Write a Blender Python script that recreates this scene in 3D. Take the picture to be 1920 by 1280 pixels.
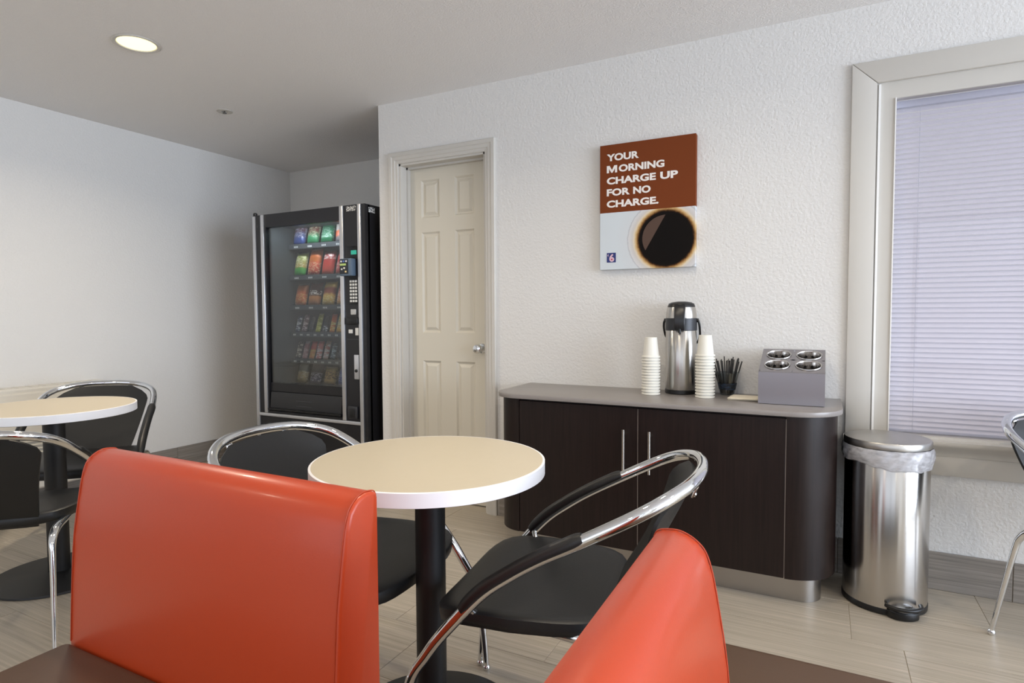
import bpy, bmesh, math, random
from mathutils import Vector, Matrix
random.seed(7)
S = bpy.context.scene
for o in list(bpy.data.objects): bpy.data.objects.remove(o)
COL = S.collection
R = math.radians
PI = math.pi

# ------------------------------------------------------------------ camera
CAMH = 1.15
yaw, pitch, roll = R(-27.21), R(-2.6655), R(-0.298)
fw = Vector((math.sin(yaw)*math.cos(pitch), math.cos(yaw)*math.cos(pitch), math.sin(pitch)))
rt = Vector((math.cos(yaw), -math.sin(yaw), 0)); up = rt.cross(fw)
r2 = rt*math.cos(roll)+up*math.sin(roll); u2 = -rt*math.sin(roll)+up*math.cos(roll)
cd = bpy.data.cameras.new('camera'); cam = bpy.data.objects.new('camera', cd); COL.objects.link(cam)
M = Matrix((( r2.x, u2.x, -fw.x, 0), (r2.y, u2.y, -fw.y, 0), (r2.z, u2.z, -fw.z, CAMH), (0, 0, 0, 1)))
cam.matrix_world = M
cd.sensor_width = 36; cd.lens = 1130.74/1920*36; cd.clip_start = .02; cd.clip_end = 200
S.camera = cam
# ------------------------------------------------------------------ world, daylight, exposure
w = bpy.data.worlds.new('world'); S.world = w; w.use_nodes = True
bg = w.node_tree.nodes['Background']; bg.inputs[0].default_value = (.95, .96, 1, 1); bg.inputs[1].default_value = .60
S.view_settings.view_transform = 'Standard'; S.view_settings.look = 'None'
S.view_settings.gamma = 1; S.view_settings.use_curve_mapping = False
S.view_settings.exposure = 0.06
def area(name, loc, rot, sx, sy, power, col, spread=180):
    l = bpy.data.lights.new(name, 'AREA'); l.shape = 'RECTANGLE'; l.size = sx; l.size_y = sy
    l.energy = power; l.color = col; l.spread = R(spread)
    o = bpy.data.objects.new(name, l); o.location = loc; o.rotation_euler = rot; COL.objects.link(o); return o
DAY = (.74, .84, 1.0)
area('daylight_side_window', (5.32, .55, 1.38), (0, R(101), 0), 1.84, 4.2, 350, DAY)     # daylight entering the side window
area('daylight_shop_front', (-.4, -3.12, 1.40), (R(97), 0, 0), 5.6, 1.8, 38, DAY)     # daylight entering the shop front
LAMP_COL = (1.0, .86, .67); LAMP_W = 7.5

# ------------------------------------------------------------------ materials
def lin(c):
    if isinstance(c, str): c = [int(c[i:i+2], 16)/255 for i in (0, 2, 4)]
    return tuple(((v/12.92) if v <= .04045 else ((v+.055)/1.055)**2.4) for v in c)+(1,)
MATS = {}
class NT:
    def __init__(s, name):
        s.m = bpy.data.materials.new(name); s.m.use_nodes = True; s.t = s.m.node_tree
        s.b = s.t.nodes['Principled BSDF']; s.out = s.t.nodes['Material Output']
    def n(s, typ, **kw):
        x = s.t.nodes.new(typ)
        for k, v in kw.items(): setattr(x, k, v)
        return x
    def l(s, a, b): s.t.links.new(a, b)
    def coords(s, scale=(1, 1, 1), which='Object', rot=(0, 0, 0)):
        tc = s.n('ShaderNodeTexCoord'); mp = s.n('ShaderNodeMapping')
        mp.inputs['Scale'].default_value = scale; mp.inputs['Rotation'].default_value = rot
        s.l(tc.outputs[which], mp.inputs['Vector']); return mp.outputs['Vector']
    def noise(s, vec, scale, detail=4, rough=.5):
        x = s.n('ShaderNodeTexNoise'); x.inputs['Scale'].default_value = scale
        x.inputs['Detail'].default_value = detail; x.inputs['Roughness'].default_value = rough
        if vec is not None: s.l(vec, x.inputs['Vector'])
        return x.outputs['Fac']
    def ramp(s, fac, stops, interp='LINEAR'):
        x = s.n('ShaderNodeValToRGB'); r = x.color_ramp; r.interpolation = interp
        while len(r.elements) < len(stops): r.elements.new(.5)
        for e, (p, c) in zip(r.elements, stops): e.position = p; e.color = lin(c)
        s.l(fac, x.inputs['Fac']); return x.outputs['Color']
    def bump(s, h, strength, dist=.01):
        x = s.n('ShaderNodeBump'); x.inputs['Strength'].default_value = strength; x.inputs['Distance'].default_value = dist
        s.l(h, x.inputs['Height']); s.l(x.outputs['Normal'], s.b.inputs['Normal'])
def pbr(name, col, rough=.5, metal=0, bump=None, coat=0, emit=None, spec=.5, var=0, aniso=0, trans=0, vscale=6):
    if name in MATS: return MATS[name]
    t = NT(name); b = t.b
    b.inputs['Base Color'].default_value = lin(col); b.inputs['Roughness'].default_value = rough
    b.inputs['Metallic'].default_value = metal; b.inputs['Specular IOR Level'].default_value = spec
    b.inputs['Coat Weight'].default_value = coat; b.inputs['Coat Roughness'].default_value = .12
    b.inputs['Anisotropic'].default_value = aniso
    b.inputs['Transmission Weight'].default_value = trans
    c = lin(col)
    if var:
        f = t.noise(t.coords(), vscale, 3)
        mx = t.n('ShaderNodeMixRGB', blend_type='MULTIPLY'); mx.inputs[0].default_value = 1
        mx.inputs[1].default_value = c
        rr = t.n('ShaderNodeMapRange'); rr.inputs[3].default_value = 1-var; rr.inputs[4].default_value = 1+var
        t.l(f, rr.inputs[0]); cb = t.n('ShaderNodeCombineColor')
        for i in range(3): t.l(rr.outputs[0], cb.inputs[i])
        t.l(cb.outputs[0], mx.inputs[2]); t.l(mx.outputs[0], b.inputs['Base Color'])
    if bump: t.bump(t.noise(t.coords(), bump[0], 3), bump[1], bump[2] if len(bump) > 2 else .01)
    if emit: b.inputs['Emission Color'].default_value = lin(emit[0]); b.inputs['Emission Strength'].default_value = emit[1]
    if aniso:
        tg = t.n('ShaderNodeTangent', direction_type='RADIAL', axis='Z'); t.l(tg.outputs[0], b.inputs['Tangent']); b.inputs['Anisotropic Rotation'].default_value = .25
    MATS[name] = t.m; return t.m
def striated(name, c1, c2, scale=(1.2, 70, 70), rough=.38):
    t = NT(name)
    oi = t.n('ShaderNodeObjectInfo'); tc = t.n('ShaderNodeTexCoord'); ad = t.n('ShaderNodeVectorMath', operation='ADD')
    sc = t.n('ShaderNodeVectorMath', operation='SCALE'); cb = t.n('ShaderNodeCombineXYZ')
    for i in range(3): t.l(oi.outputs['Random'], cb.inputs[i])
    t.l(cb.outputs[0], sc.inputs[0]); sc.inputs['Scale'].default_value = 37
    t.l(tc.outputs['Object'], ad.inputs[0]); t.l(sc.outputs[0], ad.inputs[1])
    mp = t.n('ShaderNodeMapping'); mp.inputs['Scale'].default_value = scale; t.l(ad.outputs[0], mp.inputs['Vector'])
    f = t.noise(mp.outputs[0], 1.6, 5, .62)
    col = t.ramp(f, [(.30, c1), (.70, c2)])
    f2 = t.noise(ad.outputs[0], 2.2, 2)
    mx = t.n('ShaderNodeMixRGB', blend_type='OVERLAY'); mx.inputs[0].default_value = .22
    t.l(col, mx.inputs[1]); t.l(t.ramp(f2, [(.3, '6c6c6c'), (.7, '949494')]), mx.inputs[2])
    t.l(mx.outputs[0], t.b.inputs['Base Color']); t.b.inputs['Roughness'].default_value = rough
    t.bump(f, .12, .003); return t.m
def glassy(name, tint, refl=.12, ior=1.45, rough=.0):
    t = NT(name); tr = t.n('ShaderNodeBsdfTransparent'); tr.inputs[0].default_value = lin(tint)
    gl = t.n('ShaderNodeBsdfGlossy'); gl.inputs['Roughness'].default_value = rough
    lw = t.n('ShaderNodeLayerWeight'); p5 = t.n('ShaderNodeMath', operation='POWER'); p5.inputs[1].default_value = 5
    t.l(lw.outputs['Facing'], p5.inputs[0])
    a = t.n('ShaderNodeMath', operation='MULTIPLY_ADD'); a.inputs[1].default_value = 1-refl; a.inputs[2].default_value = refl; a.use_clamp = True
    t.l(p5.outputs[0], a.inputs[0]); mx = t.n('ShaderNodeMixShader')
    t.l(a.outputs[0], mx.inputs[0]); t.l(tr.outputs[0], mx.inputs[1]); t.l(gl.outputs[0], mx.inputs[2])
    t.l(mx.outputs[0], t.out.inputs['Surface']); return t.m

WALL = pbr('wall_paint', 'dedcd8', .75, bump=(95, .5, .006), spec=.25)
CEIL = pbr('ceiling_paint', 'edebe9', .9, bump=(150, .5, .006), spec=.1)
TRIM = pbr('trim_paint', 'c9c5bd', .4, spec=.35)
DOORM = pbr('door_paint', 'd2ccbd', .45, spec=.35)
TILE = striated('floor_tile', 'a79c8b', 'c8beae')
BASET = striated('base_tile', '77716a', 'a39b92', (1.2, 70, 70), .45)
GROUT = pbr('grout', 'b3a999', .9)
CHROME = pbr('chrome', 'e6e8ea', .06, 1)
STEEL = pbr('brushed_steel', 'c2bfba', .24, 1, aniso=.75)
STEELD = pbr('satin_steel', 'aeaaa5', .32, 1)
LEATHER = pbr('black_leather', '131415', .45, bump=(240, .12, .002), spec=.5)
BLACKP = pbr('black_plastic', '0f0f10', .38)
BLACKM = pbr('black_powder_coat', '151516', .5, bump=(400, .15, .001))
ORANGE = pbr('orange_vinyl', 'bb411c', .36, bump=(260, .06, .002), coat=.12, var=.03, vscale=3)
BROWN = pbr('brown_vinyl', '58412f', .42, bump=(260, .06, .002))
LAMINATE = pbr('table_laminate', 'cabfa8', .42, var=.015, vscale=40)
TEDGE = pbr('table_edge', 'f4f4f6', .4)
COUNTER = pbr('counter_laminate', '8d8783', .3, var=.05, vscale=60)
FOAM = pbr('foam_cup', 'e4e1d6', .6)
VBLACK = pbr('machine_black', '17171b', .35)
VSILVER = pbr('machine_silver_trim', 'cfd0d3', .3, .75)
VIN = pbr('machine_interior', '4a5052', .55)
def wood(name, c1, c2):
    t = NT(name); f = t.noise(t.coords((38, 38, 1.4)), 3.0, 6, .65)
    t.l(t.ramp(f, [(.3, c1), (.75, c2)]), t.b.inputs['Base Color']); t.b.inputs['Roughness'].default_value = .36; t.b.inputs['Specular IOR Level'].default_value = .3
    t.bump(f, .06, .002); return t.m
WENGE = wood('dark_wenge', '170f0d', '261b18')
GLASS = glassy('window_glass', 'f5f4f7', .02)
VGLASS = glassy('machine_glass', 'd9dde0', .085)
CLEARP = glassy('clear_plastic', 'dfe4e6', .10)
LINER = None
def liner_mat():
    t = NT('bin_liner'); tr = t.n('ShaderNodeBsdfTransparent'); df = t.n('ShaderNodeBsdfPrincipled')
    df.inputs['Base Color'].default_value = lin('d9d9de'); df.inputs['Roughness'].default_value = .22
    mx = t.n('ShaderNodeMixShader'); f = t.noise(t.coords((6, 6, 14)), 5, 4)
    mr = t.n('ShaderNodeMapRange'); mr.inputs[1].default_value = .3; mr.inputs[2].default_value = .7; mr.inputs[3].default_value = .35; mr.inputs[4].default_value = .85
    t.l(f, mr.inputs[0]); t.l(mr.outputs[0], mx.inputs[0]); t.l(tr.outputs[0], mx.inputs[1]); t.l(df.outputs[0], mx.inputs[2])
    t.l(mx.outputs[0], t.out.inputs['Surface']); return t.m
LINER = liner_mat()

# ------------------------------------------------------------------ builders
def link(name, me, mat=None, parent=None, smooth=False, loc=None, rot=None):
    if mat is not None and len(me.materials) == 0: me.materials.append(mat)
    if smooth is True: me.polygons.foreach_set('use_smooth', [True]*len(me.polygons))
    o = bpy.data.objects.new(name, me); COL.objects.link(o)
    if parent: o.parent = parent
    if loc: o.location = loc
    if rot: o.rotation_euler = rot
    return o
def from_bm(bm, name, mat, parent=None, smooth=False, loc=None, rot=None, bevel=0, seg=2, angle=30):
    bmesh.ops.recalc_face_normals(bm, faces=bm.faces)
    if bevel:
        ed = [e for e in bm.edges if len(e.link_faces) == 2 and e.calc_face_angle(0) > R(angle)]
        bmesh.ops.bevel(bm, geom=ed, offset=bevel, segments=seg, affect='EDGES', profile=.5, clamp_overlap=True)
    me = bpy.data.meshes.new(name); bm.to_mesh(me); bm.free()
    o = link(name, me, mat, parent, smooth is True, loc, rot)
    if smooth == 'auto': auto_smooth(o)
    return o
def auto_smooth(o, ang=38):
    me = o.data; me.polygons.foreach_set('use_smooth', [True]*len(me.polygons))
    bm = bmesh.new(); bm.from_mesh(me)
    for e in bm.edges:
        if len(e.link_faces) == 2 and e.calc_face_angle(0) > R(ang): e.smooth = False
    bm.to_mesh(me); bm.free(); return o
def bx(bm, x0, x1, y0, y1, z0, z1):
    v = [bm.verts.new(p) for p in ((x0,y0,z0),(x1,y0,z0),(x1,y1,z0),(x0,y1,z0),(x0,y0,z1),(x1,y0,z1),(x1,y1,z1),(x0,y1,z1))]
    for f in ((0,3,2,1),(4,5,6,7),(0,1,5,4),(1,2,6,5),(2,3,7,6),(3,0,4,7)): bm.faces.new([v[i] for i in f])
def box(name, b, mat, parent=None, bevel=0, seg=2, loc=None, rot=None):
    bm = bmesh.new(); bx(bm, *b); return from_bm(bm, name, mat, parent, 'auto' if bevel else False, loc, rot, bevel, seg)
def boxes(name, bs, mat, parent=None, loc=None):
    bm = bmesh.new()
    for b in bs: bx(bm, *b)
    return from_bm(bm, name, mat, parent, loc=loc)
def prism_bm(bm, pts, z0, z1, axis='z'):
    def P(a, b, c): return (a, b, c) if axis == 'z' else ((c, a, b) if axis == 'x' else (a, c, b))
    lo = [bm.verts.new(P(a, b, z0)) for a, b in pts]; hi = [bm.verts.new(P(a, b, z1)) for a, b in pts]
    n = len(pts); bm.faces.new(lo[::-1]); bm.faces.new(hi)
    for i in range(n): bm.faces.new((lo[i], lo[(i+1) % n], hi[(i+1) % n], hi[i]))
def prism(name, pts, z0, z1, mat, parent=None, axis='z', bevel=0, seg=2, loc=None, rot=None):
    bm = bmesh.new(); prism_bm(bm, pts, z0, z1, axis)
    return from_bm(bm, name, mat, parent, 'auto', loc, rot, bevel, seg)
def lathe(name, prof, mat, parent=None, n=32, loc=None, rot=None, ang=38, sx=1, sy=1):
    bm = bmesh.new(); rings = []
    for r, z in prof:
        if r < 1e-6: rings.append([bm.verts.new((0, 0, z))])
        else: rings.append([bm.verts.new((sx*r*math.cos(2*PI*i/n), sy*r*math.sin(2*PI*i/n), z)) for i in range(n)])
    for a, b in zip(rings, rings[1:]):
        for i in range(n):
            j = (i+1) % n
            q = [a[i % len(a)], a[j % len(a)], b[j % len(b)], b[i % len(b)]]
            u = []
            for v in q:
                if v not in u: u.append(v)
            if len(u) > 2: bm.faces.new(u)
    o = from_bm(bm, name, mat, parent, False, loc, rot); return auto_smooth(o, ang)
def spline(P, n=6):
    P = [Vector(p) for p in P]; out = []
    for i in range(len(P)-1):
        p0, p1, p2, p3 = P[max(i-1, 0)], P[i], P[i+1], P[min(i+2, len(P)-1)]
        for k in range(n):
            t = k/n
            out.append(.5*((2*p1)+(p2-p0)*t+(2*p0-5*p1+4*p2-p3)*t*t+(3*p1-p0-3*p2+p3)*t**3))
    out.append(P[-1]); return out
def tube_bm(bm, pts, r, n=10, closed=False, squash=1):
    pts = [Vector(p) for p in pts]; rings = []; m = len(pts)
    ref = None
    for i, p in enumerate(pts):
        t = (pts[min(i+1, m-1)]-pts[max(i-1, 0)]).normalized()
        if ref is None:
            ref = t.cross(Vector((0, 0, 1)))
            if ref.length < .1: ref = t.cross(Vector((1, 0, 0)))
        ref = (ref-t*ref.dot(t)).normalized(); bn = t.cross(ref)
        rr = r[i] if isinstance(r, (list, tuple)) else r
        rings.append([bm.verts.new(p+ref*rr*math.cos(2*PI*k/n)+bn*rr*squash*math.sin(2*PI*k/n)) for k in range(n)])
    for a, b in zip(rings, rings[1:]):
        for k in range(n): bm.faces.new((a[k], a[(k+1) % n], b[(k+1) % n], b[k]))
    bm.faces.new(rings[0][::-1]); bm.faces.new(rings[-1])
def tube(name, pts, r, mat, parent=None, n=10, loc=None, rot=None, squash=1):
    bm = bmesh.new(); tube_bm(bm, pts, r, n, squash=squash)
    return auto_smooth(from_bm(bm, name, mat, parent, False, loc, rot), 50)
def grid(name, fn, nu, nv, mat, parent=None, thick=0, loc=None, rot=None):
    vs = [fn(i/nu, j/nv) for i in range(nu+1) for j in range(nv+1)]
    fs = [(i*(nv+1)+j, (i+1)*(nv+1)+j, (i+1)*(nv+1)+j+1, i*(nv+1)+j+1) for i in range(nu) for j in range(nv)]
    me = bpy.data.meshes.new(name); me.from_pydata(vs, [], fs); me.update()
    o = link(name, me, mat, parent, True, loc, rot)
    if thick:
        md = o.modifiers.new('thickness', 'SOLIDIFY'); md.thickness = thick; md.offset = 0
    return o
def tag(o, label, cat=None, group=None, kind=None):
    o['label'] = label
    if cat: o['category'] = cat
    if group: o['group'] = group
    if kind: o['kind'] = kind
    return o
def thing(name, label, cat, loc=(0, 0, 0), rz=0, group=None, kind=None):
    o = bpy.data.objects.new(name, None); o.empty_display_size = .05; COL.objects.link(o)
    o.location = loc; o.rotation_euler = (0, 0, rz); return tag(o, label, cat, group, kind)
def copy_tree(o, parent=None):
    c = o.copy(); COL.objects.link(c); c.parent = parent
    for ch in list(o.children): copy_tree(ch, c)
    return c
def rrect(x0, x1, y0, y1, r, n=8, corners=(1, 1, 1, 1)):
    """rounded rectangle; corners order: (x0,y0) (x1,y0) (x1,y1) (x0,y1)"""
    out = []
    for (cx, cy, a0, k) in ((x0, y0, 180, 0), (x1, y0, 270, 1), (x1, y1, 0, 2), (x0, y1, 90, 3)):
        if not corners[k]: out.append((cx, cy)); continue
        rr = r[k] if isinstance(r, (list, tuple)) else r
        ox = cx+rr if k in (0, 3) else cx-rr; oy = cy+rr if k in (0, 1) else cy-rr
        for i in range(n+1):
            a = R(a0+90*i/n); out.append((ox+rr*math.cos(a), oy+rr*math.sin(a)))
    return out

# ------------------------------------------------------------------ room shell
XL, XR, YF, YB, YA, XC, H = -4.30, 5.20, -3.0, 2.984, 3.99, -2.452, 2.43
T = .12
floor = tag(box('floor', (XL-T, XR+T, YF-T, YA+T, -.10, -.002), GROUT), 'grey-beige striated porcelain tile floor laid in staggered rows', 'floor', kind='structure')
# tiles, 0.61 x 0.305, each its own piece
tl, tw, gap = .61, .305, .0011
tile_cache = {}
def tile_mesh(lx, ly):
    k = (round(lx, 4), round(ly, 4))
    if k not in tile_cache:
        bm = bmesh.new(); bx(bm, -lx/2, lx/2, -ly/2, ly/2, -.002, 0)
        e = [e for e in bm.edges if all(v.co.z > -.001 for v in e.verts)]
        bmesh.ops.bevel(bm, geom=e, offset=.0008, segments=1, affect='EDGES')
        me = bpy.data.meshes.new('floor_tile'); bm.to_mesh(me); bm.free(); me.materials.append(TILE); tile_cache[k] = me
    return tile_cache[k]
row = 0
y1 = 2.687+tw*5
rows = []
while y1 > YF:
    rows.append(y1); y1 -= tw
far = bmesh.new()      # tiles far outside the view, joined
for y1 in rows:
    k = round((2.687-y1)/tw)
    y0c, y1c = max(y1-tw, YF), min(y1, YA)
    if y1c-y0c < .02: continue
    off = .11+.155*k
    n0 = math.floor((XL-off)/tl)
    x = off+n0*tl
    while x < XR:
        xa, xb = max(x, XL), min(x+tl, XR if y0c < YB else XC)
        x += tl
        if xb-xa < .02: continue
        lx, ly = xb-xa-gap*2, y1c-y0c-gap*2
        if (xa+xb)/2 > 1.9 or y1 < -.9:
            bx(far, xa+gap, xb-gap, y0c+gap, y1c-gap, -.002, 0); continue
        me = tile_mesh(lx, ly)
        link('floor_tile', me, None, floor, loc=((xa+xb)/2, (y0c+y1c)/2, 0))
ft = from_bm(far, 'floor_tile_field', TILE, floor); ft['kind'] = 'stuff'
ceiling = tag(box('ceiling', (XL-T, XR+T, YF-T, YA+T, H, H+.1), CEIL), 'matte grey-white textured ceiling', 'ceiling', kind='structure')
# door and window openings in the back wall
DX0, DX1, DZ = -2.305, -1.690, 2.062
WX0, WX1, WZ0, WZ1 = .189, 1.72, .632, 2.098
wb = tag(boxes('wall_back', [(XC, DX0, YB, YB+T, 0, H), (DX0, DX1, YB, YB+T, DZ, H), (DX1, WX0, YB, YB+T, 0, H), (WX0, WX1, YB, YB+T, 0, WZ0), (WX0, WX1, YB, YB+T, WZ1, H), (WX1, XR+T, YB, YB+T, 0, H)], WALL), 'off-white orange-peel textured wall with door, sign and window', 'wall', kind='structure')
tag(box('wall_left', (XL-T, XL, YF-T, YA+T, 0, H), WALL), 'off-white wall at the left, lit by cool daylight', 'wall', kind='structure')
tag(box('wall_alcove', (XL, XC+T, YA, YA+T, 0, H), WALL), 'off-white wall behind the vending machine', 'wall', kind='structure')
tag(box('wall_return', (XC, XC+T, YB+T, YA, 0, H), WALL), 'short return wall beside the vending machine', 'wall', kind='structure')
tag(boxes('wall_front', [(XL, -3.3, YF-T, YF, 0, H), (2.5, XR+T, YF-T, YF, 0, H), (-3.3, 2.5, YF-T, YF, 0, .45), (-3.3, 2.5, YF-T, YF, 2.32, H)], WALL), 'off-white wall with a wide shop-front window behind the camera', 'wall', kind='structure')
tag(boxes('wall_right', [(XR, XR+T, YF, -1.6, 0, H), (XR, XR+T, 2.7, YB, 0, H), (XR, XR+T, -1.6, 2.7, 0, .42), (XR, XR+T, -1.6, 2.7, 2.34, H)], WALL), 'off-white wall with a side window at the far right', 'wall', kind='structure')
# shop-front window frame behind the camera and side window (seen only in reflections)
fb = bmesh.new()
for x in (-3.3, -1.86, -.43, 1.0, 2.44): bx(fb, x, x+.06, YF-.08, YF-.03, .45, 2.32)
bx(fb, -3.3, 2.5, YF-.08, YF-.03, .45, .51); bx(fb, -3.3, 2.5, YF-.08, YF-.03, 2.26, 2.32)
win2 = from_bm(fb, 'window_2', pbr('dark_frame', '3a3a3c', .4)); tag(win2, 'dark framed shop-front window behind the camera', 'window', kind='structure')
fb = bmesh.new()
for y in (-1.6, -.19, 1.23, 2.64): bx(fb, XR+.03, XR+.08, y, y+.06, .42, 2.34)
bx(fb, XR+.03, XR+.08, -1.6, 2.7, .42, .48); bx(fb, XR+.03, XR+.08, -1.6, 2.7, 2.28, 2.34)
win3 = from_bm(fb, 'window_3', pbr('dark_frame', '3a3a3c', .4)); tag(win3, 'dark framed side window at the far right', 'window', kind='structure')

# tile baseboards: pieces are children
def baseboard(name, label, p0, p1, normal, joint, zt=.157, th=.011):
    """runs p0->p1 along x or y; pieces 0.61 long with a joint at 'joint'"""
    along = 0 if abs(p1[0]-p0[0]) > abs(p1[1]-p0[1]) else 1
    a0, a1 = sorted((p0[along], p1[along])); c = p0[1-along]; nn = normal[1-along]
    def bb(s, e, t0, t1, z0, z1):
        lo, hi = sorted((c+nn*t0, c+nn*t1))
        return (s, e, lo, hi, z0, z1) if along == 0 else (lo, hi, s, e, z0, z1)
    root = box(name, bb(a0, a1, .0005, .006, .001, zt-.004), GROUT); tag(root, label, 'baseboard', kind='structure')
    x = joint+math.floor((a0-joint)/.61)*.61
    while x < a1:
        s, e = max(x, a0), min(x+.61, a1); x += .61
        if e-s < .01: continue
        L = e-s-.003
        bm = bmesh.new(); bx(bm, -L/2, L/2, -.005, .005, 0, zt-.001)
        o = from_bm(bm, 'baseboard_tile', BASET, root, bevel=.0012, seg=1)
        mid = (s+e)/2; off = c+nn*.0062
        o.location = (mid, off, .001) if along == 0 else (off, mid, .001)
        if along: o.rotation_euler = (0, 0, R(90))
baseboard('baseboard_back', 'grey striated tile baseboard along the window wall', (DX1+.07, YB), (XR, YB), (0, -1), .686)
baseboard('baseboard_left', 'grey striated tile baseboard along the left wall', (XL, YF), (XL, YA), (1, 0), .4)
baseboard('baseboard_alcove', 'grey striated tile baseboard behind the vending machine', (XL+.012, YA), (XC, YA), (0, -1), .2)

# ------------------------------------------------------------------ door with casing
d = thing('door_1', 'narrow white six-panel door with chrome knob', 'door', (0, YB, 0), kind='structure')
jd = .16
boxes('door_jamb', [(DX0, DX0+.018, -.002, T, 0, DZ), (DX1-.018, DX1, -.002, T, 0, DZ), (DX0, DX1, -.002, T, DZ-.018, DZ),
                    (DX0+.018, DX0+.030, .055, .082, 0, DZ-.018), (DX1-.030, DX1-.018, .055, .082, 0, DZ-.018), (DX0+.018, DX1-.018, .055, .082, DZ-.030, DZ-.018)], TRIM, d)
# casing: stepped moulding profile mitred round the opening
cw = .068
prof = [(0, 0), (0, -.010), (.006, -.013), (.018, -.013), (.022, -.017), (.040, -.017), (.045, -.021), (cw-.004, -.021), (cw, -.017), (cw, 0)]
def casing(name, parent, x0, x1, z0, z1, prof, mat, bottom=False):
    bm = bmesh.new(); rings = []
    path = [(x0, z0, -1, -1 if bottom else 0), (x0, z1, -1, 1), (x1, z1, 1, 1), (x1, z0, 1, -1 if bottom else 0)]
    for (x, z, sx, sz) in path:
        rings.append([bm.verts.new((x+sx*a, dd, z+sz*a)) for a, dd in prof])
    n = len(prof); seq = list(zip(rings, rings[1:]))
    if bottom: seq.append((rings[-1], rings[0]))
    for a, b in seq:
        for k in range(n-1): bm.faces.new((a[k], a[k+1], b[k+1], b[k]))
        bm.faces.new((a[n-1], a[0], b[0], b[n-1]))
    if not bottom: bm.faces.new(rings[0]); bm.faces.new(rings[-1][::-1])
    return from_bm(bm, name, mat, parent)
casing('door_casing', d, DX0+.006, DX1-.006, 0, DZ-.006, prof, TRIM)
# slab with recessed panels
sx0, sx1, sz0, sz1 = DX0+.020, DX1-.020, .008, DZ-.021
yf = .083
cols = [(-2.197, -2.064), (-1.955, -1.822)]; rws = [(.22, .862), (1.034, 1.648), (1.735, 1.963)]
xs = sorted({sx0, sx1}|{c for p in cols for c in p}); zs = sorted({sz0, sz1}|{c for p in rws for c in p})
bm = bmesh.new()
def quad(a, b, c, dd): bm.faces.new([bm.verts.new(p) for p in (a, b, c, dd)])
for i in range(len(xs)-1):
    for j in range(len(zs)-1):
        xa, xb, za, zb = xs[i], xs[i+1], zs[j], zs[j+1]
        ispan = any(abs(xa-c[0]) < 1e-6 for c in cols) and any(abs(za-r_[0]) < 1e-6 for r_ in rws)
        if not ispan: quad((xa, yf, za), (xb, yf, za), (xb, yf, zb), (xa, yf, zb)); continue
        steps = [(0, 0), (.010, .010), (.016, .011), (.034, .002)]
        pr = None
        for ins, dep in steps:
            q = [(xa+ins, yf+dep, za+ins), (xb-ins, yf+dep, za+ins), (xb-ins, yf+dep, zb-ins), (xa+ins, yf+dep, zb-ins)]
            if pr:
                for k in range(4): quad(pr[k], pr[(k+1) % 4], q[(k+1) % 4], q[k])
            pr = q
        quad(*pr)
y2 = yf+.035
quad((sx0, y2, sz0), (sx0, y2, sz1), (sx1, y2, sz1), (sx1, y2, sz0))
quad((sx0, yf, sz0), (sx0, yf, sz1), (sx0, y2, sz1), (sx0, y2, sz0)); quad((sx1, yf, sz0), (sx1, y2, sz0), (sx1, y2, sz1), (sx1, yf, sz1))
quad((sx0, yf, sz1), (sx1, yf, sz1), (sx1, y2, sz1), (sx0, y2, sz1)); quad((sx0, yf, sz0), (sx0, y2, sz0), (sx1, y2, sz0), (sx1, yf, sz0))
bmesh.ops.remove_doubles(bm, verts=bm.verts, dist=1e-5)
slab = from_bm(bm, 'door_leaf', DOORM, d)
kn = lathe('door_knob', [(0, 0), (.031, 0), (.031, .004), (.026, .010), (.012, .013), (.011, .030), (.020, .036), (.027, .046), (.028, .056), (.024, .066), (.012, .071), (0, .071)], CHROME, slab, 28, (-1.775, yf, .945), (R(90), 0, 0))
tag(kn, 'round chrome door knob')

# ------------------------------------------------------------------ window with casing, pane and blind
wn = thing('window_1', 'white framed interior window with closed mini blind', 'window', (0, YB, 0), kind='structure')
cpr = [(0, 0), (0, -.016), (.004, -.018), (.088, -.018), (.093, -.014), (.093, 0)]
# flat casing boards, each a piece
def board(name, pts, parent, y0=-.018): return prism(name, pts, y0, -.0005, TRIM, parent, axis='y', bevel=.0025, seg=2)
cz = WZ1; g = .0008
board('casing_board', [(WX0-.093, .558), (WX0-g, .558), (WX0-g, cz), (WX0-.093, cz+.093)], wn)
board('casing_board', [(WX0-.093+g, cz+.093+g), (WX0+g, cz+g), (WX1-g, cz+g), (WX1+.093-g, cz+.093+g)], wn)
board('casing_board', [(WX1+g, .558), (WX1+.093, .558), (WX1+.093, cz+.093), (WX1+g, cz)], wn)
prism('window_stool', [(YB*0-.045, .603), (YB*0-.048, .612), (-.045, .622), (.02, .622), (.02, .558), (-.014, .558), (-.018, .575), (-.030, .590)], WX0-.10, WX1+.10, TRIM, wn, axis='x')
box('window_apron', (WX0-.085, WX1+.085, -.016, -.0005, .479, .558), TRIM, wn, bevel=.003)
fr = .066
boxes_f = [(WX0, WX0+fr, .004, .05, .622, WZ1), (WX1-fr, WX1, .004, .05, .622, WZ1), (WX0+fr, WX1-fr, .004, .05, WZ1-fr, WZ1), (WX0+fr, WX1-fr, .004, .05, .600, .634)]
boxes('window_frame', boxes_f, TRIM, wn)
bm = bmesh.new()
for (a, b, c, e) in ((WX0+fr, WX0+fr+.004, .634, WZ1-fr), (WX1-fr-.004, WX1-fr, .634, WZ1-fr)): bx(bm, a, b, -.002, .05, c, e)
bx(bm, WX0+.006, WX0+.014, -.006, .01, .622, WZ1-.004)
from_bm(bm, 'glazing_bead', pbr('bead_white', 'f2f1ee', .3), wn)
box('glass_pane', (WX0+fr+.004, WX1-fr-.004, .018, .022, .634, WZ1-fr), GLASS, wn)
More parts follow.
